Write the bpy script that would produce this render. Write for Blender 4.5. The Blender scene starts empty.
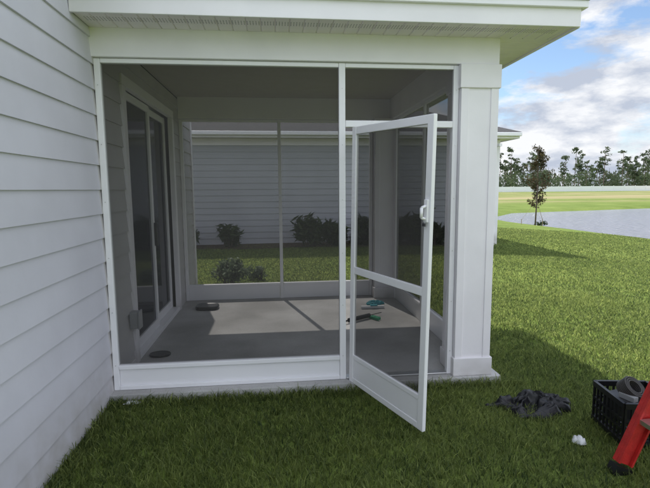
import bpy, numpy as np, math, random
from mathutils import Vector, Matrix, noise as mn
rng=np.random.default_rng(7); random.seed(7)
scn=bpy.context.scene
scn.view_settings.view_transform='Standard'
try: scn.view_settings.look='None'
except Exception: pass
scn.view_settings.exposure=0
COL=scn.collection
F,PI,YA,RO,H=460.36,0.1191,0.1034,0.0078,1.595
Y0,XL,XP,XC,T,YB,XM,XBC=3.541,-1.30,0.51,1.727,2.54,6.44,0.05,1.364

# ---------------------------------------------------------------- materials
def newmat(n):
    m=bpy.data.materials.new(n); m.use_nodes=True
    nt=m.node_tree; b=nt.nodes['Principled BSDF']; return m,nt,b
def N(nt,t,**k):
    n=nt.nodes.new(t)
    for a,v in k.items(): setattr(n,a,v)
    return n
def mat(name,col,rough=.5,metal=0,var=.08,nscale=6,bump=0,bscale=60,spec=.5,detail=6,dirt=None):
    m,nt,b=newmat(name)
    b.inputs['Roughness'].default_value=rough; b.inputs['Metallic'].default_value=metal
    b.inputs['Specular IOR Level'].default_value=spec
    tc=N(nt,'ShaderNodeTexCoord')
    nz=N(nt,'ShaderNodeTexNoise'); nz.inputs['Scale'].default_value=nscale; nz.inputs['Detail'].default_value=detail
    nt.links.new(tc.outputs['Object'],nz.inputs['Vector'])
    rp=N(nt,'ShaderNodeValToRGB')
    rp.color_ramp.elements[0].position=.3; rp.color_ramp.elements[1].position=.7
    rp.color_ramp.elements[0].color=tuple(c*(1-var) for c in col)+(1,)
    rp.color_ramp.elements[1].color=tuple(min(1,c*(1+var)) for c in col)+(1,)
    nt.links.new(nz.outputs['Fac'],rp.inputs['Fac'])
    out=rp.outputs['Color']
    if dirt:  # faint soiling rising from z=0 up to z=dirt
        sx=N(nt,'ShaderNodeSeparateXYZ'); nt.links.new(tc.outputs['Object'],sx.inputs[0])
        n3=N(nt,'ShaderNodeTexNoise'); n3.inputs['Scale'].default_value=7; n3.inputs['Detail'].default_value=6; nt.links.new(tc.outputs['Object'],n3.inputs['Vector'])
        mr=N(nt,'ShaderNodeMapRange'); mr.inputs['From Min'].default_value=dirt; mr.inputs['From Max'].default_value=0; nt.links.new(sx.outputs['Z'],mr.inputs['Value'])
        mu=N(nt,'ShaderNodeMath',operation='MULTIPLY'); nt.links.new(mr.outputs[0],mu.inputs[0]); nt.links.new(n3.outputs['Fac'],mu.inputs[1])
        mx=N(nt,'ShaderNodeMixRGB'); mx.inputs[2].default_value=(.33,.30,.25,1); nt.links.new(mu.outputs[0],mx.inputs['Fac']); nt.links.new(out,mx.inputs[1]); out=mx.outputs[0]
    nt.links.new(out,b.inputs['Base Color'])
    if bump>0:
        n2=N(nt,'ShaderNodeTexNoise'); n2.inputs['Scale'].default_value=bscale; n2.inputs['Detail'].default_value=4
        nt.links.new(tc.outputs['Object'],n2.inputs['Vector'])
        bp=N(nt,'ShaderNodeBump'); bp.inputs['Strength'].default_value=bump; bp.inputs['Distance'].default_value=.01
        nt.links.new(n2.outputs['Fac'],bp.inputs['Height']); nt.links.new(bp.outputs['Normal'],b.inputs['Normal'])
    return m
M={}
M['white']=mat('white_aluminium',(.88,.87,.90),.38,var=.03,nscale=2)
M['trim']=mat('white_trim_paint',(.88,.855,.89),.55,var=.04,nscale=3,bump=.05,bscale=40,dirt=.25)
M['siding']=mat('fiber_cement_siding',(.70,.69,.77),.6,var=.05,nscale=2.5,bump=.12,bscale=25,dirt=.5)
M['siding_shaded']=mat('siding_porch_shade',(.56,.54,.54),.6,var=.05,nscale=2.5,bump=.12,bscale=25)  # same siding as the outer wall, porch shade put into a darker colour
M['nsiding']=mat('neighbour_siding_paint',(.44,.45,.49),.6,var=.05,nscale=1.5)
M['soffit']=mat('vinyl_soffit',(.86,.80,.84),.5,var=.03)
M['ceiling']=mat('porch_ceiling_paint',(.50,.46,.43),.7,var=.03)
M['shingle']=mat('asphalt_shingle',(.06,.06,.065),.9,var=.35,nscale=30,bump=.5,bscale=60)
M['black']=mat('black_plastic',(.012,.012,.014),.35,var=.2)
M['dgrey']=mat('dark_grey_plastic',(.05,.05,.055),.4,var=.2)
M['lgrey']=mat('grey_box_plastic',(.35,.36,.37),.4)
M['red']=mat('red_fiberglass',(.50,.025,.022),.45,var=.25,nscale=14,bump=.25,bscale=120)
M['metal']=mat('satin_metal',(.6,.6,.6),.3,metal=.9)
M['paper']=mat('white_paper',(.75,.76,.78),.7,var=.05,nscale=30)
M['teal']=mat('teal_cloth',(.03,.30,.36),.7,var=.2,nscale=30)
M['green']=mat('green_handle',(.03,.35,.18),.4)
M['spool']=mat('dark_spline_cord',(.035,.030,.027),.45,var=.3,nscale=40)
M['bag']=mat('black_bag_plastic',(.008,.008,.011),.38,var=.3,nscale=20,bump=.35,bscale=30,spec=.5)
M['bark']=mat('bark',(.12,.09,.07),.9,var=.3,nscale=12)
M['pinebark']=mat('pine_bark',(.16,.12,.10),.9,var=.3,nscale=1)
M['wood']=mat('wood_stake',(.35,.27,.18),.8)
M['fence']=mat('white_vinyl_fence',(.80,.81,.82),.5)
M['mulch']=mat('mulch',(.06,.035,.022),.95,var=.4,nscale=20,bump=.6,bscale=40)

def concrete():
    m,nt,b=newmat('broom_finish_concrete'); b.inputs['Roughness'].default_value=.85
    tc=N(nt,'ShaderNodeTexCoord')
    a=N(nt,'ShaderNodeTexNoise'); a.inputs['Scale'].default_value=1.4; a.inputs['Detail'].default_value=7
    c=N(nt,'ShaderNodeTexNoise'); c.inputs['Scale'].default_value=90; c.inputs['Detail'].default_value=3
    for q in (a,c): nt.links.new(tc.outputs['Object'],q.inputs['Vector'])
    r=N(nt,'ShaderNodeValToRGB'); e=r.color_ramp.elements
    e[0].position=.34;e[0].color=(.43,.42,.41,1); e[1].position=.68;e[1].color=(.66,.65,.64,1)
    mx=N(nt,'ShaderNodeMixRGB',blend_type='MULTIPLY'); mx.inputs['Fac'].default_value=.3
    nt.links.new(a.outputs['Fac'],r.inputs['Fac']); nt.links.new(r.outputs['Color'],mx.inputs[1]); nt.links.new(c.outputs['Fac'],mx.inputs[2])
    nt.links.new(mx.outputs[0],b.inputs['Base Color'])
    bp=N(nt,'ShaderNodeBump'); bp.inputs['Strength'].default_value=.3; bp.inputs['Distance'].default_value=.004
    nt.links.new(c.outputs['Fac'],bp.inputs['Height']); nt.links.new(bp.outputs['Normal'],b.inputs['Normal'])
    return m
M['concrete']=concrete()
# insect screen: thin woven mesh, transmission falls with obliquity
def screenmat(T0=.545,col=(.075,.072,.070)):
    m=bpy.data.materials.new('insect_screen_mesh'); m.use_nodes=True; nt=m.node_tree; nt.nodes.clear()
    o=N(nt,'ShaderNodeOutputMaterial'); t=N(nt,'ShaderNodeBsdfTransparent'); d=N(nt,'ShaderNodeBsdfDiffuse')
    d.inputs['Color'].default_value=col+(1,)
    g=N(nt,'ShaderNodeNewGeometry'); dot=N(nt,'ShaderNodeVectorMath',operation='DOT_PRODUCT')
    nt.links.new(g.outputs['Incoming'],dot.inputs[0]); nt.links.new(g.outputs['True Normal'],dot.inputs[1])
    ab=N(nt,'ShaderNodeMath',operation='ABSOLUTE'); nt.links.new(dot.outputs['Value'],ab.inputs[0])
    mxx=N(nt,'ShaderNodeMath',operation='MAXIMUM'); mxx.inputs[1].default_value=.12; nt.links.new(ab.outputs[0],mxx.inputs[0])
    dv=N(nt,'ShaderNodeMath',operation='POWER'); dv.inputs[1].default_value=-.75; nt.links.new(mxx.outputs[0],dv.inputs[0])
    pw=N(nt,'ShaderNodeMath',operation='POWER'); pw.inputs[0].default_value=T0; nt.links.new(dv.outputs[0],pw.inputs[1])
    mx=N(nt,'ShaderNodeMixShader')
    nt.links.new(pw.outputs[0],mx.inputs['Fac'])
    nt.links.new(d.outputs[0],mx.inputs[1]); nt.links.new(t.outputs[0],mx.inputs[2]); nt.links.new(mx.outputs[0],o.inputs['Surface'])
    return m
M['screen']=screenmat()
def glass():
    m,nt,b=newmat('dark_door_glass'); b.inputs['Base Color'].default_value=(.006,.009,.022,1); b.inputs['Roughness'].default_value=.06; b.inputs['Specular IOR Level'].default_value=.15
    tc=N(nt,'ShaderNodeTexCoord'); n2=N(nt,'ShaderNodeTexNoise'); n2.inputs['Scale'].default_value=1.5
    bp=N(nt,'ShaderNodeBump'); bp.inputs['Strength'].default_value=.04
    nt.links.new(tc.outputs['Object'],n2.inputs['Vector']); nt.links.new(n2.outputs['Fac'],bp.inputs['Height']); nt.links.new(bp.outputs['Normal'],b.inputs['Normal'])
    return m
M['glass']=glass()
def leafmat(name,c1,c2,trans=.35,val=1.25):
    m=bpy.data.materials.new(name); m.use_nodes=True; nt=m.node_tree; nt.nodes.clear()
    o=N(nt,'ShaderNodeOutputMaterial'); d=N(nt,'ShaderNodeBsdfPrincipled'); d.inputs['Roughness'].default_value=.55; d.inputs['Specular IOR Level'].default_value=.3
    t=N(nt,'ShaderNodeBsdfTranslucent'); mx=N(nt,'ShaderNodeMixShader'); mx.inputs['Fac'].default_value=trans
    at=N(nt,'ShaderNodeAttribute'); at.attribute_name='rnd'
    r=N(nt,'ShaderNodeValToRGB'); e=r.color_ramp.elements; e[0].color=c1+(1,); e[1].color=c2+(1,)
    nt.links.new(at.outputs['Fac'],r.inputs['Fac'])
    nt.links.new(r.outputs['Color'],d.inputs['Base Color'])
    hs=N(nt,'ShaderNodeHueSaturation'); hs.inputs['Value'].default_value=val; hs.inputs['Hue'].default_value=.49
    nt.links.new(r.outputs['Color'],hs.inputs['Color']); nt.links.new(hs.outputs['Color'],t.inputs['Color'])
    nt.links.new(d.outputs[0],mx.inputs[1]); nt.links.new(t.outputs[0],mx.inputs[2]); nt.links.new(mx.outputs[0],o.inputs['Surface'])
    return m
M['grass']=leafmat('grass_blade',(.045,.075,.025),(.34,.40,.125),.55,1.7)
M['shrub']=leafmat('shrub_leaf',(.015,.03,.010),(.06,.09,.03),.25)
M['shrub2']=leafmat('light_shrub_leaf',(.06,.10,.05),(.25,.30,.20),.3)
M['treeleaf']=leafmat('young_tree_leaf',(.035,.05,.02),(.12,.08,.04),.3)
M['pine']=leafmat('pine_needles',(.05,.075,.04),(.13,.17,.085),.25)
def lawnmat():
    m,nt,b=newmat('lawn'); b.inputs['Roughness'].default_value=.9; b.inputs['Specular IOR Level'].default_value=.1
    tc=N(nt,'ShaderNodeTexCoord')
    a=N(nt,'ShaderNodeTexNoise'); a.inputs['Scale'].default_value=.35; a.inputs['Detail'].default_value=8
    c=N(nt,'ShaderNodeTexNoise'); c.inputs['Scale'].default_value=14; c.inputs['Detail'].default_value=8
    for q in (a,c): nt.links.new(tc.outputs['Object'],q.inputs['Vector'])
    r=N(nt,'ShaderNodeValToRGB'); e=r.color_ramp.elements
    e[0].position=.3;e[0].color=(.15,.22,.045,1); e[1].position=.7;e[1].color=(.25,.32,.085,1)
    nt.links.new(a.outputs['Fac'],r.inputs['Fac'])
    r2=N(nt,'ShaderNodeValToRGB'); e=r2.color_ramp.elements
    e[0].position=.35;e[0].color=(.55,.55,.5,1); e[1].position=.62;e[1].color=(1,1,1,1)
    nt.links.new(c.outputs['Fac'],r2.inputs['Fac'])
    mx=N(nt,'ShaderNodeMixRGB',blend_type='MULTIPLY'); mx.inputs['Fac'].default_value=.8
    nt.links.new(r.outputs['Color'],mx.inputs[1]); nt.links.new(r2.outputs['Color'],mx.inputs[2])
    mp=N(nt,'ShaderNodeMapping'); mp.inputs['Scale'].default_value=(.015,.10,1)
    d=N(nt,'ShaderNodeTexNoise'); d.inputs['Scale'].default_value=1; d.inputs['Detail'].default_value=5
    nt.links.new(tc.outputs['Object'],mp.inputs['Vector']); nt.links.new(mp.outputs['Vector'],d.inputs['Vector'])
    sx=N(nt,'ShaderNodeSeparateXYZ'); nt.links.new(tc.outputs['Object'],sx.inputs[0])
    far=N(nt,'ShaderNodeMapRange'); far.inputs['From Min'].default_value=58; far.inputs['From Max'].default_value=75
    nt.links.new(sx.outputs['Y'],far.inputs['Value'])
    st=N(nt,'ShaderNodeMapRange'); st.inputs['From Min'].default_value=.45; st.inputs['From Max'].default_value=.6
    nt.links.new(d.outputs['Fac'],st.inputs['Value'])
    mu=N(nt,'ShaderNodeMath',operation='MULTIPLY'); nt.links.new(far.outputs[0],mu.inputs[0]); nt.links.new(st.outputs[0],mu.inputs[1])
    m2=N(nt,'ShaderNodeMixRGB'); m2.inputs[2].default_value=(.36,.31,.17,1)
    nt.links.new(mu.outputs[0],m2.inputs['Fac']); nt.links.new(mx.outputs[0],m2.inputs[1]); nt.links.new(m2.outputs[0],b.inputs['Base Color'])
    bp=N(nt,'ShaderNodeBump'); bp.inputs['Strength'].default_value=.6; bp.inputs['Distance'].default_value=.05
    nt.links.new(c.outputs['Fac'],bp.inputs['Height']); nt.links.new(bp.outputs['Normal'],b.inputs['Normal'])
    return m
M['lawn']=lawnmat()
def watermat():
    m,nt,b=newmat('pond_water'); b.inputs['Base Color'].default_value=(.27,.28,.34,1); b.inputs['Roughness'].default_value=.15
    tc=N(nt,'ShaderNodeTexCoord'); n2=N(nt,'ShaderNodeTexNoise'); n2.inputs['Scale'].default_value=2.5; n2.inputs['Detail'].default_value=6
    bp=N(nt,'ShaderNodeBump'); bp.inputs['Strength'].default_value=1; bp.inputs['Distance'].default_value=.3
    nt.links.new(tc.outputs['Object'],n2.inputs['Vector']); nt.links.new(n2.outputs['Fac'],bp.inputs['Height']); nt.links.new(bp.outputs['Normal'],b.inputs['Normal'])
    return m
M['water']=watermat()

# ---------------------------------------------------------------- helpers
def link(o,parent=None):
    COL.objects.link(o)
    if parent: o.parent=parent
    return o
def empty(n,loc=(0,0,0),rz=0):
    e=bpy.data.objects.new(n,None); e.location=loc; e.rotation_euler=(0,0,rz); e.empty_display_size=.2; return link(e)
def meshobj(n,v,f,m,parent=None,smooth=False):
    me=bpy.data.meshes.new(n); me.from_pydata([tuple(q) for q in v],[],[tuple(q) for q in f]); me.update()
    o=bpy.data.objects.new(n,me); me.materials.append(m)
    if smooth:
        for p in me.polygons: p.use_smooth=True
    return link(o,parent)
BV=[(0,0,0),(1,0,0),(1,1,0),(0,1,0),(0,0,1),(1,0,1),(1,1,1),(0,1,1)]
BF=[(0,3,2,1),(4,5,6,7),(0,1,5,4),(1,2,6,5),(2,3,7,6),(3,0,4,7)]
def box(n,parent,x0,x1,y0,y1,z0,z1,m,bev=.004):
    v=[(x0+(x1-x0)*a,y0+(y1-y0)*b,z0+(z1-z0)*c) for a,b,c in BV]
    o=meshobj(n,v,BF,m,parent)
    if bev>0:
        md=o.modifiers.new('b','BEVEL'); md.width=min(bev,.3*min(abs(x1-x0),abs(y1-y0),abs(z1-z0))); md.segments=2
    return o
class MB:
    def __init__(s): s.v=[];s.f=[]
    def box(s,x0,x1,y0,y1,z0,z1,R=None,L=(0,0,0)):
        b=len(s.v)
        for a,c,d in BV:
            q=Vector((x0+(x1-x0)*a,y0+(y1-y0)*c,z0+(z1-z0)*d))
            if R is not None: q=R@q
            s.v.append(tuple(q+Vector(L)))
        s.f+=[tuple(i+b for i in q) for q in BF]
    def tube(s,p0,p1,r0,r1,n=8,cap=True):
        p0=Vector(p0);p1=Vector(p1);d=(p1-p0).normalized()
        a=d.orthogonal().normalized();c=d.cross(a); b=len(s.v)
        for p,r in((p0,r0),(p1,r1)):
            for i in range(n):
                t=2*math.pi*i/n; s.v.append(tuple(p+a*math.cos(t)*r+c*math.sin(t)*r))
        for i in range(n):
            j=(i+1)%n; s.f.append((b+i,b+j,b+n+j,b+n+i))
        if cap: s.f.append(tuple(b+n+i for i in range(n))); s.f.append(tuple(b+n-1-i for i in range(n)))
    def torus(s,c,R,r,R3=None,n=28,k=8):
        b=len(s.v)
        for i in range(n):
            t=2*math.pi*i/n
            for j in range(k):
                q=2*math.pi*j/k
                p=Vector(((R+r*math.cos(q))*math.cos(t),(R+r*math.cos(q))*math.sin(t),r*math.sin(q)))
                if R3 is not None: p=R3@p
                s.v.append(tuple(p+Vector(c)))
        for i in range(n):
            for j in range(k):
                s.f.append((b+i*k+j,b+((i+1)%n)*k+j,b+((i+1)%n)*k+(j+1)%k,b+i*k+(j+1)%k))
    def make(s,n,m,parent=None,smooth=False): return meshobj(n,s.v,s.f,m,parent,smooth)

def siding(n,parent,axis,plane,a0,a1,z0,z1,m,sign=1,expo=.178):
    v=[];f=[]
    k=math.floor(z0/expo)
    while k*expo<z1-1e-4:
        zb=max(z0,k*expo); zt=min(z1,(k+1)*expo)
        jit=.0015*math.sin(k*12.7)
        o=lambda z: .018+jit-.014*((z-k*expo)/expo)
        pts=[(o(zb),zb),(o(zt),zt),(.018 if zt<z1-1e-5 else o(zt),zt)]
        b=len(v)
        for off,z in pts:
            for a in (a0,a1):
                v.append((plane+sign*off,a,z) if axis=='x' else (a,plane+sign*off,z))
        f+=[(b,b+1,b+3,b+2),(b+2,b+3,b+5,b+4)]
        k+=1
    return meshobj(n,v,f,m,parent)

def ss(a,b,x):
    t=np.clip((x-a)/(b-a),0,1); return t*t*(3-2*t)
POLY=np.array([(18.5,8),(17.3,20),(16.8,30),(17.6,36),(23,42.5),(43,48.5),(85,58),(95,20),(40,-2),(24,0)],float)
def psd(x,y):
    x=np.asarray(x,float);y=np.asarray(y,float)
    d=np.full(x.shape,1e9); ins=np.zeros(x.shape,bool); n=len(POLY)
    for i in range(n):
        ax,ay=POLY[i];bx,by=POLY[(i+1)%n]; ex,ey=bx-ax,by-ay
        t=np.clip(((x-ax)*ex+(y-ay)*ey)/(ex*ex+ey*ey),0,1)
        d=np.minimum(d,np.hypot(x-ax-t*ex,y-ay-t*ey))
        c=((ay>y)!=(by>y))&(x<(bx-ax)*(y-ay)/(by-ay+1e-12)+ax); ins^=c
    return np.where(ins,-d,d)
def terr(x,y):
    x=np.asarray(x,float);y=np.asarray(y,float)
    z=-.02-.62*ss(2.5,17,x)
    z=z+(.62*ss(2.5,17,x)+.1)*ss(55,120,y)
    z=z+.02*np.sin(x*.7+1)*np.sin(y*.5)*ss(3,8,np.hypot(x,y))
    s=ss(-3,2.2,psd(x,y))
    return -1.5+(z+1.5)*s
def tz(x,y): return float(terr(np.array([x]),np.array([y]))[0])

# ---------------------------------------------------------------- ground
def axisvals(fine0,fine1,step,far):
    a=np.arange(fine0,fine1+.001,step); g=[];d=step;q=fine1
    while q<far: d*=1.22;q+=d;g.append(q)
    h=[];d=step;q=fine0
    while q>-far: d*=1.22;q-=d;h.append(q)
    return np.array(h[::-1]+list(a)+g)
gx=axisvals(-6,60,.6,1600); gy=axisvals(-4,64,.6,1600)
X,Y=np.meshgrid(gx,gy); Z=terr(X,Y)
nv=X.size; vv=np.stack([X.ravel(),Y.ravel(),Z.ravel()],1)
ii=np.arange(nv).reshape(X.shape)
ff=np.stack([ii[:-1,:-1].ravel(),ii[:-1,1:].ravel(),ii[1:,1:].ravel(),ii[1:,:-1].ravel()],1)
me=bpy.data.meshes.new('ground'); me.from_pydata(vv.tolist(),[],ff.tolist()); me.materials.append(M['lawn'])
for p in me.polygons: p.use_smooth=True
link(bpy.data.objects.new('ground',me))
meshobj('pond_water',[(x,y,-.9) for x,y in [(12,-8),(100,-8),(100,64),(12,64)]],[(0,1,2,3)],M['water'])

NY=13.6; NX=6.75; NZ=3.05; OV=.42
# ---------------------------------------------------------------- grass blades
def trimesh(name,V,Tn,mt,rnd,parent=None):
    me=bpy.data.meshes.new(name); me.vertices.add(len(V)); me.vertices.foreach_set('co',V.astype(np.float32).ravel())
    k=Tn.shape[1]; nf=len(Tn)
    me.loops.add(nf*k); me.loops.foreach_set('vertex_index',Tn.astype(np.int32).ravel())
    me.polygons.add(nf); me.polygons.foreach_set('loop_start',np.arange(0,nf*k,k,dtype=np.int32)); 
    try: me.polygons.foreach_set('loop_total',np.full(nf,k,dtype=np.int32))
    except Exception: pass
    at=me.attributes.new('rnd','FLOAT','POINT'); at.data.foreach_set('value',rnd.astype(np.float32))
    me.materials.append(mt); me.update(calc_edges=True)
    return link(bpy.data.objects.new(name,me),parent)
bx=[];by=[];bw=[];bh=[]
SY=Y0-.055
def zone(x0,x1,y0,y1,dens,w,h,r0,r1):
    n=int((x1-x0)*(y1-y0)*dens); x=rng.uniform(x0,x1,n); y=rng.uniform(y0,y1,n); r=np.hypot(x,y)+rng.uniform(-.5,.5,n)
    k=(r>r0)&(r<=r1)
    k&=~((x<XL+.01)&(y<7.45))
    k&=~((x<1.825)&(x>XL-.1)&(y>SY)&(y<6.66))
    k&=~((x<NX+.02)&(y>NY-.1)&(y<26))
    k&=psd(x,y)>.9
    x=x[k];y=y[k]; bx.append(x);by.append(y); bw.append(np.full(len(x),w)); bh.append(np.full(len(x),h))
zone(-1.4,5,1.3,6,8500,.0055,.055,.7,4.6)
zone(-1.3,2.0,SY-.10,SY,5500,.006,.085,.7,6)
zone(-1.3,-1.18,1.5,SY,4000,.006,.09,.7,6)
zone(-2,8,2.5,9,3200,.009,.05,4.6,8)
zone(-6,15,5,15,1400,.014,.042,8,14)
zone(-8,22,8,30,480,.025,.042,14,25)
x=np.concatenate(bx);y=np.concatenate(by);w=np.concatenate(bw);h=np.concatenate(bh); n=len(x)
patch=.5+.5*np.sin(x*2.1+1.3*np.sin(y*1.7))*np.sin(y*2.3+np.sin(x*1.3))
patch2=.5+.5*np.sin(x*7.3+2*np.sin(y*5.1))*np.sin(y*8.3+2*np.sin(x*4.3))
h=h*rng.uniform(.5,1.25,n)*(.75+.3*patch+.25*patch2); z=terr(x,y)-.005
th=rng.uniform(0,2*np.pi,n); la=rng.uniform(0,2*np.pi,n); lean=h*rng.uniform(.15,1.1,n)
dx,dy=np.cos(th)*w/2*rng.uniform(.7,1.3,n),np.sin(th)*w/2; lx,ly=np.cos(la)*lean,np.sin(la)*lean
V=np.empty((n,5,3))
V[:,0]=np.stack([x-dx,y-dy,z],1);V[:,1]=np.stack([x+dx,y+dy,z],1)
V[:,2]=np.stack([x-dx*.85+lx*.35,y-dy*.85+ly*.35,z+h*.6],1);V[:,3]=np.stack([x+dx*.85+lx*.35,y+dy*.85+ly*.35,z+h*.6],1)
V[:,4]=np.stack([x+lx,y+ly,z+h*rng.uniform(.8,1,n)],1)
b=(np.arange(n)*5)[:,None]
TT=np.concatenate([b+np.array([[0,1,2]]),b+np.array([[1,3,2]]),b+np.array([[2,3,4]])],0)
r=np.clip(rng.normal(.36,.2,n)+.16*(patch-.5)+.18*(patch2-.5),0,1); r=np.where(rng.uniform(0,1,n)<.03,.95,r); r=np.repeat(r,5)
trimesh('grass',V.reshape(-1,3),TT,M['grass'],r)

def leaves(name,C,size,mt,parent=None,aspect=.5,upbias=0,rnd=None,sizevar=.4):
    n=len(C); a=rng.normal(size=(n,3)); a/=np.linalg.norm(a,axis=1)[:,None]
    c=rng.normal(size=(n,3)); c[:,2]+=upbias; b=np.cross(a,c); b/=np.linalg.norm(b,axis=1)[:,None]
    s=size*rng.uniform(1-sizevar,1+sizevar,n)[:,None]
    V=np.stack([C-a*s,C-b*s*aspect,C+a*s,C+b*s*aspect],1)
    if rnd is None: rnd=rng.uniform(0,1,n)
    return trimesh(name,V.reshape(-1,3),(np.arange(n)*4)[:,None]+np.arange(4)[None],mt,np.repeat(rnd,4),parent)
def blobpts(n,c,r,hollow=.5):
    d=rng.normal(size=(n,3)); d/=np.linalg.norm(d,axis=1)[:,None]
    q=rng.uniform(hollow,1,n)**.6
    return np.array(c)+d*q[:,None]*np.array(r)

# ---------------------------------------------------------------- main house
house=empty('siding_house')
DY0,DY1,DZ1=4.22,5.98,2.48
WE=7.30; WT=3.05; WB=2.80
siding('siding_wall_front',house,'x',XL,-5,Y0+.005,-.05,WT,M['siding'])
siding('siding_wall_porch_a',house,'x',XL,Y0+.005,DY0-.07,.03,WB,M['siding_shaded'])
siding('siding_wall_porch_b',house,'x',XL,DY1+.07,WE,.03,WB,M['siding_shaded'])
siding('siding_wall_porch_top',house,'x',XL,DY0-.07,DY1+.07,DZ1+.07,WB,M['siding_shaded'])
box('house_body_front',house,-11,XL-.12,-5,Y0,-.1,WT+.06,M['siding'],0)
box('house_body_rear',house,-11,XL-.12,Y0+.001,WE,-.1,WB+.02,M['siding'],0)
box('rear_wall',house,-11,XL-.001,WE,WE+.03,-.1,WB,M['siding'],0)
box('corner_board',house,XL-.02,XL+.03,WE-.06,WE+.05,-.05,WB-.01,M['trim'])
box('slider_trim_top',house,XL-.02,XL+.035,DY0-.09,DY1+.09,DZ1,DZ1+.09,M['trim'])
box('slider_trim_near',house,XL-.02,XL+.035,DY0-.09,DY0,.03,DZ1-.002,M['trim'])
box('slider_trim_far',house,XL-.02,XL+.035,DY1,DY1+.09,.03,DZ1-.002,M['trim'])
box('slider_sill',house,XL-.10,XL+.03,DY0+.002,DY1-.002,.052,.10,M['white'])
mid=(DY0+DY1)/2
for i,(a,c,xo) in enumerate([(DY0+.002,mid+.03,-.045),(mid-.03,DY1-.002,-.085)]):
    x1=XL+xo+.03;x0=XL+xo-.01
    box(f'slider_stile_{i}a',house,x0,x1,a,a+.065,.102,DZ1-.01,M['white'])
    box(f'slider_stile_{i}b',house,x0,x1,c-.065,c,.102,DZ1-.01,M['white'])
    box(f'slider_rail_{i}t',house,x0,x1-.002,a+.066,c-.066,DZ1-.08,DZ1-.01,M['white'])
    box(f'slider_rail_{i}b',house,x0,x1-.002,a+.066,c-.066,.102,.20,M['white'])
    box(f'slider_glass_{i}',house,x0+.01,x0+.02,a+.066,c-.066,.201,DZ1-.081,M['glass'],0)
box('slider_handle',house,XL-.012,XL+.02,mid-.022,mid,1.0,1.25,M['dgrey'])
box('porch_baseboard',house,XL+.003,XL+.02,3.62,DY0-.092,.052,.10,M['trim'])
ob=empty('outlet_box'); 
box('box_body',ob,XL+.012,XL+.085,4.02,4.11,.40,.55,M['lgrey'],.01); box('box_cover',ob,XL+.086,XL+.10,4.015,4.115,.395,.555,M['lgrey'],.006)

# roofs
ZS=2.735; EX=2.17; EY=3.23; EB=6.76
def groove(n,x0,x1,y0,y1,z,along):
    v=[];f=[];p=.1;g=.012
    a0,a1=(x0,x1) if along=='x' else (y0,y1)
    pts=[];a=a0
    while a<a1-1e-6:
        e=min(a+p,a1); pts+=[(a,0),(max(a,e-g),0),(max(a,e-g/2),.008)]; a=e
    pts.append((a1,0))
    for q,dz in pts:
        if along=='x': v+=[(q,y0,z+dz),(q,y1,z+dz)]
        else: v+=[(x0,q,z+dz),(x1,q,z+dz)]
    for i in range(len(pts)-1): f.append((2*i,2*i+1,2*i+3,2*i+2))
    return meshobj(n,v,f,M['soffit'],house)
groove('soffit_front',XL+.02,EX-.012,EY+.012,Y0-.001,ZS,'x')
groove('soffit_side',XC+.01,EX-.012,Y0,EB-.012,ZS+.001,'y')
groove('soffit_back',XL+.02,XC+.008,YB+.13,EB-.012,ZS,'x')
mb=MB()
xx=XL+.06
while xx<EX-.1:
    for k in range(5): mb.box(xx,xx+.006,EY+.10+k*.016,EY+.106+k*.016,ZS-.0006,ZS+.004)
    xx+=.02
mb.make('soffit_vent_holes',M['dgrey'],house)
box('fascia_front',house,XL+.015,EX,EY-.012,EY+.010,ZS-.012,ZS+.135,M['trim'])
box('fascia_side',house,EX-.011,EX+.011,EY+.0115,EB,ZS-.012,ZS+.135,M['trim'])
box('fascia_back',house,XL+.015,EX-.0115,EB-.011,EB+.011,ZS-.012,ZS+.135,M['trim'])
box('drip_edge_front',house,XL+.015,EX+.035,EY-.04,EY-.012,ZS+.11,ZS+.16,M['white'])
box('drip_edge_side',house,EX+.0115,EX+.036,EY-.011,EB+.03,ZS+.11,ZS+.16,M['white'])
zr=ZS+.158
v=[(XL+.015,EY-.05,zr),(EX+.04,EY-.05,zr),(EX+.04,EB+.05,zr),(XL+.015,EB+.05,zr),(XL+.015,(EY+EB)/2,zr+.55),(.9,(EY+EB)/2,zr+.55),
   (XL+.015,EY-.05,zr+.02),(EX+.04,EY-.05,zr+.02),(EX+.04,EB+.05,zr+.02),(XL+.015,EB+.05,zr+.02)]
meshobj('porch_roof_shingles',v,[(0,3,2,1),(0,1,7,6),(1,2,8,7),(2,3,9,8),(6,7,5,4),(7,8,5),(8,9,4,5)],M['shingle'],house)
def mroof(n,y0,y1,xe,ze):
    v=[(xe,y0,ze),(xe,y1,ze),(-6.4,y1,ze+2.0),(-6.4,y0,ze+2.0),(-11.5,y1,ze),(-11.5,y0,ze)]
    meshobj(n,v,[(0,1,2,3),(4,5,3,2),(5,0,3),(1,4,2),(0,5,4,1)],M['shingle'],house)
mroof('main_roof_shingles',-5.4,Y0,XL+.3,3.12); mroof('rear_roof_shingles',Y0+.002,WE+.04,XL+.012,2.90)
BW=.13
box('beam_front',house,XL+.001,XC+.01,Y0,Y0+BW,T,ZS+.1,M['trim'])
box('beam_back',house,XL+.016,XC-.0,YB,YB+BW,T,ZS+.1,M['trim'])
box('beam_side',house,XC-.14,XC+.004,Y0+BW+.001,YB-.001,T-.002,ZS+.1,M['trim'])
box('ceiling_board',house,XL+.001,XC-.01,Y0+.01,YB+BW-.01,ZS+.085,ZS+.12,M['ceiling'],0)
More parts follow.
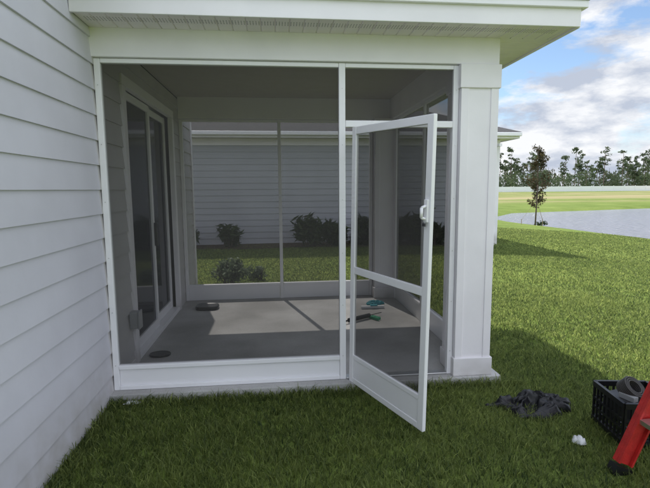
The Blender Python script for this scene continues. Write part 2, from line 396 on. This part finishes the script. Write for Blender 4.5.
def column(n,x0,x1,y0,y1):
    e=n
    box(e+'_shaft',house,x0,x1,y0,y1,.05,T-.001,M['trim'])
    for i,(a,c) in enumerate([(x0,y0),(x1,y0),(x0,y1),(x1,y1)]):
        sx=1 if a==x0 else -1; sy=1 if c==y0 else -1
        box(f'{e}_corner{i}',house,min(a-sx*.008,a+sx*.055),max(a-sx*.008,a+sx*.055),min(c-sy*.008,c+sy*.055),max(c-sy*.008,c+sy*.055),.2,T-.18,M['trim'],.003)
    box(e+'_base',house,x0-.022,x1+.022,y0-.022,y1+.022,.051,.20,M['trim'])
    box(e+'_cap',house,x0-.02,x1+.02,y0-.02,y1+.02,T-.18,T-.003,M['trim'])
column('column_front',1.44,XC,Y0-.005,Y0+.27)
column('column_back',XBC,XC-.06,YB-.14,YB+.12)

slab=box('concrete_slab',None,XL-.05,1.82,SY,YB+.22,-.12,.05,M['concrete'],.008)

# ---------------------------------------------------------------- screen enclosure
se=empty('screen_enclosure'); W=M['white']
def scr(n,parent,pts): return meshobj(n,pts,[(0,1,2,3)],M['screen'],parent)
f0=Y0+.03;f1=Y0+.08
box('jamb_left',se,XL+.016,XL+.06,f0,f1,.051,T-.003,W)
box('post_center',se,XP-.025,XP+.025,f0-.002,f1+.002,.051,T-.003,W)
box('jamb_column',se,1.385,1.429,f0,f1,.051,T-.003,W)
box('head_rail_left',se,XL+.061,XP-.026,f0,f1,T-.035,T-.003,W)
box('head_rail_right',se,XP+.026,1.384,f0,f1,T-.035,T-.003,W)
box('door_header',se,XP+.026,1.384,f0-.002,f1,2.065,2.115,W)
box('kick_plate',se,XL+.061,XP-.026,f0+.012,f1-.01,.052,.215,W)
box('kick_rail_top',se,XL+.061,XP-.026,f0-.006,f1,.216,.25,W)
box('kick_rail_bottom',se,XL+.061,XP-.026,f0-.006,f0+.010,.052,.085,W)
box('door_threshold',se,XP+.026,1.384,f0-.01,f1+.01,.0515,.068,M['metal'])
m_=MB()
for zz in np.arange(.25,2.4,.42):
    for xx in (XL+.038,XP,1.407): m_.tube((xx,f0-.0045,zz),(xx,f0+.001,zz),.0035,.0035,8)
m_.make('frame_screws',M['metal'],se)
yy=Y0+.055
scr('screen_front_left',se,[(XL+.05,yy,.24),(XP-.02,yy,.24),(XP-.02,yy,T-.02),(XL+.05,yy,T-.02)])
scr('screen_transom',se,[(XP+.02,yy,2.10),(1.39,yy,2.10),(1.39,yy,T-.02),(XP+.02,yy,T-.02)])
b0=YB+.03;b1=YB+.08
box('back_jamb_left',se,XL+.016,XL+.06,b0,b1,.051,T-.003,W)
box('back_post',se,XM-.022,XM+.022,b0-.002,b1+.002,.051,T-.003,W)
box('back_jamb_right',se,XBC-.05,XBC-.01,b0,b1,.051,T-.003,W)
for nm,a,c in (('l',XL+.061,XM-.023),('r',XM+.023,XBC-.051)):
    box('back_kick_'+nm,se,a,c,b0+.012,b1-.01,.052,.24,W); box('back_kick_rail_'+nm,se,a,c,b0-.006,b1,.241,.275,W)
    box('back_head_'+nm,se,a,c,b0,b1,T-.035,T-.003,W)
    scr('screen_back_'+nm,se,[(a-.01,YB+.055,.26),(c+.01,YB+.055,.26),(c+.01,YB+.055,T-.02),(a-.01,YB+.055,T-.02)])
s0=XC-.10;s1=XC-.05; ya,yb=Y0+.29,YB-.16
ym=(ya+yb)/2
box('side_jamb_near',se,s0,s1,ya,ya+.04,.051,T-.004,W); box('side_jamb_far',se,s0,s1,yb-.04,yb,.051,T-.004,W)
box('side_post',se,s0-.002,s1+.002,ym-.022,ym+.022,.051,T-.004,W)
for nm,a,c in (('a',ya+.041,ym-.023),('b',ym+.023,yb-.041)):
    box('side_kick_'+nm,se,s0+.012,s1-.01,a,c,.052,.24,W); box('side_kick_rail_'+nm,se,s0-.006,s1,a,c,.241,.275,W)
    box('side_head_'+nm,se,s0,s1,a,c,T-.037,T-.004,W)
    xs=(s0+s1)/2
    scr('screen_side_'+nm,se,[(xs,a-.01,.26),(xs,c+.01,.26),(xs,c+.01,T-.02),(xs,a-.01,T-.02)])

# ---------------------------------------------------------------- open screen door
dr=empty('screen_door',(XP+.045,Y0+.01,0)); dr.rotation_euler=(0,math.radians(1.5),math.radians(-66.5)); DW=.885
dz0,dz1=.045,2.055
box('stile_hinge',dr,0,.05,0,.028,dz0,dz1,W); box('stile_latch',dr,DW-.055,DW,0,.028,dz0,dz1,W)
box('rail_top',dr,.051,DW-.056,.001,.027,dz1-.055,dz1,W)
box('rail_mid',dr,.051,DW-.056,.001,.027,.94,.995,W)
box('rail_bottom',dr,.051,DW-.056,.001,.027,dz0,dz0+.045,W)
box('kick_panel',dr,.051,DW-.056,.006,.022,dz0+.046,dz0+.20,W)
box('kick_panel_rail',dr,.051,DW-.056,.001,.027,dz0+.201,dz0+.235,W)
scr('door_screen_upper',dr,[(.045,.014,.99),(DW-.05,.014,.99),(DW-.05,.014,dz1-.05),(.045,.014,dz1-.05)])
scr('door_screen_lower',dr,[(.045,.014,.275),(DW-.05,.014,.275),(DW-.05,.014,.945),(.045,.014,.945)])
for i,zz in enumerate((.3,1.07,1.85)): box(f'hinge_{i}',dr,-.028,.03,.029,.036,zz-.05,zz+.05,M['metal'],.002)
box('handle_plate_in',dr,DW-.047,DW-.014,-.014,0,1.41,1.55,W,.005)
m_=MB(); m_.tube((DW-.03,-.012,1.43),(DW-.03,-.045,1.44),.009,.009); m_.tube((DW-.03,-.045,1.44),(DW-.03,-.045,1.50),.010,.010); m_.tube((DW-.03,-.045,1.50),(DW-.03,-.012,1.51),.009,.009)
m_.make('handle_pull',M['white'],dr,True)
box('handle_plate_out',dr,DW-.047,DW-.014,.028,.042,1.41,1.55,W,.005)
m_=MB(); m_.tube((DW-.03,.042,1.50),(DW-.03,.060,1.50),.012,.011,10); m_.make('push_button',M['dgrey'],dr,True)
box('latch_strike',dr,DW-.045,DW-.02,-.024,-.014,1.385,1.405,M['dgrey'],.003)

# ---------------------------------------------------------------- neighbour house
nb=empty('neighbour_house')
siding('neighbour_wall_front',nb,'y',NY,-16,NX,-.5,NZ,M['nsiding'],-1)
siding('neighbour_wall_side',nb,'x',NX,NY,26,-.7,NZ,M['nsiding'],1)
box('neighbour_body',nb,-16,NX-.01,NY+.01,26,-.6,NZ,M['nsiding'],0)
box('neighbour_corner_a',nb,NX-.10,NX+.022,NY-.03,NY-.004,-.5,NZ-.01,M['trim']); box('neighbour_corner_b',nb,NX+.001,NX+.026,NY-.003,NY+.10,-.5,NZ-.01,M['trim'])
box('neighbour_frieze',nb,-16,NX-.11,NY-.035,NY-.019,NZ-.2,NZ-.005,M['trim'])
box('neighbour_soffit',nb,-16.3,NX+OV-.02,NY-OV+.02,26.3,NZ,NZ+.02,M['soffit'],0)
box('neighbour_fascia_front',nb,-16.3,NX+OV,NY-OV,NY-OV+.02,NZ-.02,NZ+.16,M['trim'])
box('neighbour_fascia_side',nb,NX+OV-.02,NX+OV+.001,NY-OV+.021,26.4,NZ-.02,NZ+.16,M['trim'])
box('neighbour_gutter',nb,-16.3,NX+OV+.02,NY-OV-.11,NY-OV-.001,NZ+.04,NZ+.15,M['white'],.02)
ey0=NY-OV-.04;ey1=26.4;ex=NX+OV+.04;zz=NZ+.165;rh=2.8; rm=(ey0+ey1)/2; hw=(ey1-ey0)/2
v=[(-16.4,ey0,zz),(ex,ey0,zz),(ex,ey1,zz),(-16.4,ey1,zz),(ex-hw,rm,zz+rh),(-16.4+hw,rm,zz+rh)]
meshobj('neighbour_roof',v,[(0,1,4,5),(1,2,4),(2,3,5,4),(3,0,5),(0,3,2,1)],M['shingle'],nb)
m_=MB(); m_.box(NX-.22,NX-.14,NY-.10,NY-.035,-.2,NZ-.25); m_.box(NX-.22,NX-.14,NY-.30,NY-.035,-.22,-.14); m_.box(NX-.22,NX-.14,NY-OV-.05,NY-.036,NZ-.25,NZ-.17)
m_.make('neighbour_downspout',M['white'],nb)

# ---------------------------------------------------------------- shrubs
xs_=np.linspace(-6,5.2,40); v=[]
for q in xs_:
    v+=[(q,NY-1.0+.1*math.sin(q*2),tz(q,NY-1)+.02),(q,NY-.02,tz(q,NY)+.03)]
meshobj('mulch_bed',v,[(2*i,2*i+2,2*i+3,2*i+1) for i in range(39)],M['mulch'])
def shrub(x,y,r,hh,mt,n,ls,spiky=False):
    e=empty('shrub',(0,0,0)); z0=tz(x,y)
    m_=MB()
    for k in range(7):
        a=random.uniform(0,6.28); q=random.uniform(.3,.8)
        m_.tube((x+.03*math.cos(a),y+.03*math.sin(a),z0-.02),(x+r*q*math.cos(a),y+r*q*math.sin(a),z0+hh*random.uniform(.6,.95)),.012,.004,5)
    m_.make('branches',M['bark'],e)
    C=[]
    for k in range(14):
        a=random.uniform(0,6.28);q=random.uniform(.2,1.0)*r
        C.append(blobpts(n//14,(x+q*math.cos(a),y+q*math.sin(a)*.7,z0+hh*random.uniform(.25,.9)),(r*.34,r*.34,hh*.28),.05))
    C=np.concatenate(C); C[:,2]=np.maximum(C[:,2],z0+.02)
    leaves('foliage',C,ls,mt,e,aspect=.2 if spiky else .45,sizevar=.6)
for q,rr,hh in ((.9,.52,.80),(1.7,.42,.62),(2.4,.45,.85),(3.1,.45,.72),(3.8,.45,.78),(4.5,.42,.6)): shrub(q,NY-.75,rr,hh,M['shrub'],800,.14,True)
for q in (-1.3,-2.6,-4): shrub(q,NY-.7,.45,.6,M['shrub'],600,.12,True)
shrub(-.85,7.9,.34,.42,M['shrub2'],1200,.035)
shrub(-.35,8.3,.2,.24,M['shrub2'],450,.03)

# ---------------------------------------------------------------- young tree near pond
def young_tree(x,y,hgt):
    e=empty('young_tree'); z0=tz(x,y); m_=MB()
    m_.tube((x,y,z0-.05),(x+.05,y,z0+hgt*.5),.045,.03); m_.tube((x+.05,y,z0+hgt*.5),(x-.02,y,z0+hgt*.97),.03,.008)
    C=[]
    for k in range(44):
        t=random.uniform(.2,1.0); a=random.uniform(0,6.28); L=.8*(1-abs(t-.45)*1.2)*random.uniform(.4,1.15)
        p0=Vector((x+.03,y,z0+hgt*t*.93)); p1=p0+Vector((math.cos(a)*L,math.sin(a)*L,L*.8))
        m_.tube(p0,p1,.012,.004,5)
        for s in (.4,.75,1.05):
            c=p0.lerp(p1,s); C.append(blobpts(16,c,(.15,.15,.2),.1))
    m_.make('trunk_and_limbs',M['bark'],e,True)
    C=np.concatenate(C); leaves('foliage',C,.065,M['treeleaf'],e,aspect=.5,rnd=np.clip(rng.uniform(0,1,len(C)),0,1))
    m_=MB()
    for a in (.5,2.6,4.7):
        m_.tube((x+.75*math.cos(a),y+.75*math.sin(a),z0-.05),(x+.75*math.cos(a),y+.75*math.sin(a),z0+.35),.02,.02,6)
        m_.tube((x+.75*math.cos(a),y+.75*math.sin(a),z0+.3),(x+.03,y,z0+1.5),.006,.006,4)
    m_.make('stakes_and_guys',M['wood'],e)
    return e
young_tree(15.1,25.6,4.7)
x,y=15.8,25.9; z0=tz(x,y)
e=empty('shrub'); C=np.concatenate([blobpts(30,(x+random.uniform(-.4,.3),y+random.uniform(-.2,.2),z0+random.uniform(.05,.25)),(.2,.2,.15),.1) for k in range(6)])
leaves('foliage',C,.06,M['shrub'],e)

# ---------------------------------------------------------------- fence and distant trees
FY=150
m_=MB(); fx=-200
while fx<330:
    z0=tz(fx,FY); m_.box(fx,fx+3.98,FY,FY+.06,z0-.1,z0+1.75); m_.box(fx-.08,fx+.08,FY-.05,FY+.11,z0-.1,z0+1.95); fx+=4.06
m_.make('vinyl_fence',M['fence'])
pt=empty('distant_trees'); m_=MB(); C=[];R=[]
for k in range(360):
    x=random.uniform(-120,300); y=random.uniform(162,225); z0=tz(x,y)
    hh=random.choice((random.uniform(7,11),random.uniform(8,12),random.uniform(11,16),random.uniform(13,19)))
    pine=hh>11
    m_.tube((x,y,z0),(x+random.uniform(-.4,.4),y,z0+hh*.97),.2,.06,5,False)
    nc=random.randint(9,16) if pine else 11
    for j in range(nc):
        if pine:
            t=random.uniform(.5,1.0); a=random.uniform(0,6.28); q=random.uniform(.4,2.5)*(1.25-t)*1.6
            c=(x+q*math.cos(a),y+q*math.sin(a),z0+hh*t); rr=random.uniform(.7,1.4)
            m_.tube((x,y,z0+hh*t-.5),c,.06,.03,4,False)
            C.append(blobpts(18,c,(rr,rr,rr*.6),.1))
        else:
            a=random.uniform(0,6.28); q=random.uniform(.2,2.4); t=random.uniform(.1,.95)
            C.append(blobpts(26,(x+q*math.cos(a),y+q*math.sin(a),z0+hh*t*.85),(1.7,1.7,1.5),.1))
        R.append(np.clip(rng.uniform(.1,.7)+rng.uniform(-.2,.3,len(C[-1])),0,1))
for k in range(700):
    x=random.uniform(-120,300); y=random.uniform(158,195); z0=tz(x,y)
    C.append(blobpts(34,(x,y,z0+random.uniform(.8,5.5)),(2.6,2,2.0),.1)); R.append(np.clip(rng.uniform(0,.7)+rng.uniform(-.2,.2,34),0,1))
m_.make('trunks',M['pinebark'],pt)
leaves('foliage',np.concatenate(C),.48,M['pine'],pt,aspect=.45,rnd=np.concatenate(R))

# ---------------------------------------------------------------- small objects
def crumple(name,cx,cy,rx,ry,hh,mt,rot=0,z=None,seed=0,freq=9,n=18,k=48,smooth=True):
    v=[];f=[]; ca,sa=math.cos(rot),math.sin(rot)
    for i in range(n+1):
        r=i/n
        for j in range(k):
            t=2*math.pi*j/k; o=1+.5*mn.noise(Vector((math.cos(t)*1.6,math.sin(t)*1.6,seed)))+.3*mn.noise(Vector((math.cos(t)*4,math.sin(t)*4,seed)))
            lx=r*rx*o*math.cos(t); ly=r*ry*o*math.sin(t)
            p=Vector((lx*freq,ly*freq*1.6,seed)); p=p+Vector((mn.noise(p*1.7),mn.noise(p*1.7+Vector((9,0,0))),0))*.6
            rid=1-abs(mn.noise(p))*3; rid2=1-abs(mn.noise(p*2.6))*3
            zz=hh*(1-r**2.6)**.5*(.40+.45*rid+.16*rid2) if r<1 else 0
            x=cx+lx*ca-ly*sa; y=cy+lx*sa+ly*ca
            v.append((x,y,(tz(x,y)+.02 if z is None else z)+max(zz,0)))
    for i in range(n):
        for j in range(k):
            f.append((i*k+j,(i+1)*k+j,(i+1)*k+(j+1)%k,i*k+(j+1)%k))
    return meshobj(name,v,f,mt,None,smooth)
crumple('plastic_bag',1.84,3.04,.30,.15,.10,M['bag'],rot=-.12,seed=6.4,freq=7,n=40,k=120)
crumple('crumpled_paper',1.86,2.55,.04,.035,.05,M['paper'],seed=1.2,freq=40,n=10,k=24)
crumple('paper_scrap',-1.12,3.44,.07,.022,.02,M['paper'],seed=5,freq=30,n=8,k=20)
crumple('teal_rag',1.28,5.95,.14,.06,.06,M['teal'],rot=.2,z=.052,seed=8,freq=18)
e=empty('utility_knife'); m_=MB(); m_.box(1.06,1.36,5.72,5.76,.055,.085); m_.make('body',M['paper'],e)
m_=MB(); m_.box(1.18,1.27,5.715,5.765,.086,.10); m_.make('grip',M['teal'],e)
e=empty('caulk_gun'); m_=MB(); m_.tube((.80,5.12,.085),(1.08,5.30,.085),.026,.026,12); m_.tube((.70,5.055,.085),(.80,5.12,.085),.004,.012,8); m_.tube((1.08,5.30,.085),(1.25,5.41,.085),.005,.005,6); m_.make('barrel',M['black'],e)
m_=MB(); R=Matrix.Rotation(.57,3,'Z'); m_.box(0,.025,-.15,0,.0,.03,R,(1.07,5.29,.055)); m_.box(.05,.07,-.13,0,.0,.025,R,(1.07,5.29,.055)); m_.make('handle',M['green'],e)
def rounded_plate(name,cx,cy,rx,ry,z0,h,mt,pw=3.5,rot=0):
    v=[];f=[];k=40
    for zz,s in ((0,.96),(h*.6,1),(h,.93),(h*.9,.80)):
        for j in range(k):
            t=2*math.pi*j/k; c,s_=math.cos(t),math.sin(t)
            x=rx*s*math.copysign(abs(c)**(2/pw),c); y=ry*s*math.copysign(abs(s_)**(2/pw),s_)
            v.append((cx+x*math.cos(rot)-y*math.sin(rot),cy+x*math.sin(rot)+y*math.cos(rot),z0+zz))
    for i in range(3):
        for j in range(k): f.append((i*k+j,i*k+(j+1)%k,(i+1)*k+(j+1)%k,(i+1)*k+j))
    f.append(tuple(3*k+j for j in range(k)))
    return meshobj(name,v,f,mt,None,False)
rounded_plate('rubber_tray',-.93,6.02,.15,.12,.052,.045,M['black'])
rounded_plate('black_disc',-1.12,4.32,.10,.075,.052,.02,M['black'],2)

CX=.03
cr=empty('milk_crate',(2.06+CX,2.47,0),math.radians(-8)); S=.34; HH=.27; m_=MB(); gz=tz(2.2,2.6)+.03
for (ax,u0) in ((0,0),(0,S),(1,0),(1,S)):
    def bar(a0,a1,z0,z1,tk=.012):
        if ax==0: m_.box(a0,a1,u0-tk/2,u0+tk/2,gz+z0,gz+z1)
        else: m_.box(u0-tk/2,u0+tk/2,a0,a1,gz+z0,gz+z1)
    bar(0,S,HH-.035,HH,.02); bar(0,S,0,.03,.02); bar(0,S,.09,.105); bar(0,S,.15,.165)
    for j in range(9): bar(j*(S-.012)/8,j*(S-.012)/8+.012,.03,HH-.035,.0121)
for j in range(8): m_.box(j*.047,j*.047+.012,0,S,gz+.004,gz+.012)
m_.make('crate_lattice',M['black'],cr)
sp=empty('spline_roll',(2.22+CX,2.62,gz+HH+.015)); m_=MB(); Rr=Matrix.Rotation(math.radians(40),3,'X')@Matrix.Rotation(math.radians(14),3,'Y')
for i in range(7):
    for j in range(3): m_.torus(Rr@Vector((0,0,(i-3)*.011)),.045+.012*j,.0065,Rr,26,6)
m_.make('cord_coils',M['spool'],sp,True)
cb=empty('tool_box'); R8=Matrix.Rotation(math.radians(15),3,'Z'); m_=MB(); m_.box(0,.16,0,.2,0,.14,R8,(2.14+CX,2.50,gz+.1)); m_.make('body',M['dgrey'],cb)
m_=MB(); m_.box(0,.04,0,.10,0,.03,R8,(2.16+CX,2.52,gz+.243)); m_.make('latch_lid',M['lgrey'],cb)
crumple('cloth_rag',2.35+CX,2.62,.07,.08,.07,mat('blue_grey_cloth',(.14,.17,.24),.8,nscale=30),z=gz+.19,seed=9,freq=20)

ld=empty('step_ladder'); tl=math.radians(23); g0=tz(1.9,2.3)
def rail(y,x0,sgn,mm,w=.095,L=1.35,t=.03):
    m1=MB(); Rm=Matrix.Rotation(sgn*tl,3,'Y')
    m1.box(-w/2,w/2,-t/2,t/2,.06,L,Rm,(x0,y,g0)); 
    m1.box(-w/2,-w/2+.012,-t/2-.02,-t/2-.001,.06,L,Rm,(x0,y,g0)); m1.box(w/2-.012,w/2,-t/2-.02,-t/2-.001,.06,L,Rm,(x0,y,g0))
    m1.make('rail',mm,ld)
    m2=MB(); m2.box(-w/2-.006,w/2+.006,-t/2-.026,t/2+.004,-.01,.045,Rm,(x0,y,g0)); m2.make('rubber_foot',M['black'],ld)
rail(2.27,1.90,1,M['red']); rail(1.84,1.90,1,M['red']); rail(2.24,2.98,-1,M['red'],.05,1.35); rail(1.87,2.98,-1,M['red'],.05,1.35)
for k in range(1,5):
    zz=.3*k; m_=MB(); xo=1.90+math.tan(tl)*zz; m_.box(xo-.04,xo+.05,1.87,2.24,g0+zz,g0+zz+.025); m_.make(f'step_{k}',M['metal'],ld)
m_=MB(); m_.box(2.36,2.54,1.82,2.29,g0+1.24,g0+1.28); m_.make('top_cap',M['red'],ld)

# ---------------------------------------------------------------- light
EL=math.radians(54); AZ=math.radians(15)
d=Vector((math.sin(AZ)*math.cos(EL),-math.cos(AZ)*math.cos(EL),-math.sin(EL)))
sl=bpy.data.lights.new('sun','SUN'); sl.energy=5.0; sl.angle=math.radians(.53); sl.color=(1,.955,.88)
so=bpy.data.objects.new('sun',sl); so.rotation_euler=d.to_track_quat('-Z','Y').to_euler(); so.location=(-5,20,25); link(so)
wd=bpy.data.worlds.new('World'); scn.world=wd; wd.use_nodes=True; nt=wd.node_tree; nt.nodes.clear()
o=N(nt,'ShaderNodeOutputWorld'); bg=N(nt,'ShaderNodeBackground'); bg.inputs['Strength'].default_value=.15
sky=N(nt,'ShaderNodeTexSky'); sky.sky_type='NISHITA'; sky.sun_disc=False; sky.sun_elevation=EL; sky.sun_rotation=-AZ; sky.air_density=1.0; sky.dust_density=.3; sky.ozone_density=2.5
tc=N(nt,'ShaderNodeTexCoord'); mp=N(nt,'ShaderNodeMapping'); mp.inputs['Scale'].default_value=(1,1,2.6); mp.inputs['Location'].default_value=(.35,.1,.2)
nz=N(nt,'ShaderNodeTexNoise'); nz.inputs['Scale'].default_value=3.6; nz.inputs['Detail'].default_value=10; nz.inputs['Roughness'].default_value=.62; nz.inputs['Distortion'].default_value=.15
n2=N(nt,'ShaderNodeTexNoise'); n2.inputs['Scale'].default_value=6.0; n2.inputs['Detail'].default_value=9; n2.inputs['Roughness'].default_value=.6
nt.links.new(tc.outputs['Generated'],mp.inputs['Vector']); nt.links.new(mp.outputs['Vector'],nz.inputs['Vector']); nt.links.new(mp.outputs['Vector'],n2.inputs['Vector'])
r1=N(nt,'ShaderNodeValToRGB'); e=r1.color_ramp.elements; e[0].position=.425; e[0].color=(0,0,0,1); e[1].position=.535; e[1].color=(1,1,1,1)
nt.links.new(nz.outputs['Fac'],r1.inputs['Fac'])
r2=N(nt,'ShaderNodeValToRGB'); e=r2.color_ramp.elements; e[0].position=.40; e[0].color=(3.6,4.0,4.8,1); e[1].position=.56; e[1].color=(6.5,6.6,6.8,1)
nt.links.new(n2.outputs['Fac'],r2.inputs['Fac'])
# clouds opposite the sun, front-lit, boosted further as added fill for the shaded facade
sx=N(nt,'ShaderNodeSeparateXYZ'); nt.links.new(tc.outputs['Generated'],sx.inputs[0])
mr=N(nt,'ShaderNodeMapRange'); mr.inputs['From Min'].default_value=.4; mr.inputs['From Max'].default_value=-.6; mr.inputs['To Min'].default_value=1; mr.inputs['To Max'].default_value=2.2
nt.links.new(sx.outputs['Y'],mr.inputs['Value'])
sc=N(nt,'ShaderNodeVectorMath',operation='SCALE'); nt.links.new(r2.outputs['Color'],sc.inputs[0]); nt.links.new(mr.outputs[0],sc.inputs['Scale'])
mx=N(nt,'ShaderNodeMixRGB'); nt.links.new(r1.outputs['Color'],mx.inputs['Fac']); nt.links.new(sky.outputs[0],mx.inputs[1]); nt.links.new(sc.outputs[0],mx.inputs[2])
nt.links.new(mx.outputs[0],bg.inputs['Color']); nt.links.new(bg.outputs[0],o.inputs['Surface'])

# ---------------------------------------------------------------- camera
cd=bpy.data.cameras.new('camera'); cd.sensor_width=36; cd.lens=36*F/650; cd.clip_end=5000; cd.clip_start=.05
co=bpy.data.objects.new('camera',cd); link(co)
fw=Vector((math.sin(YA)*math.cos(PI),math.cos(YA)*math.cos(PI),-math.sin(PI))); R=Vector((math.cos(YA),-math.sin(YA),0)); U=R.cross(fw)
R2=R*math.cos(RO)-U*math.sin(RO); U2=R*math.sin(RO)+U*math.cos(RO)
mt=Matrix((R2,U2,-fw)).transposed().to_4x4(); mt.translation=Vector((0,0,H)); co.matrix_world=mt
scn.camera=co
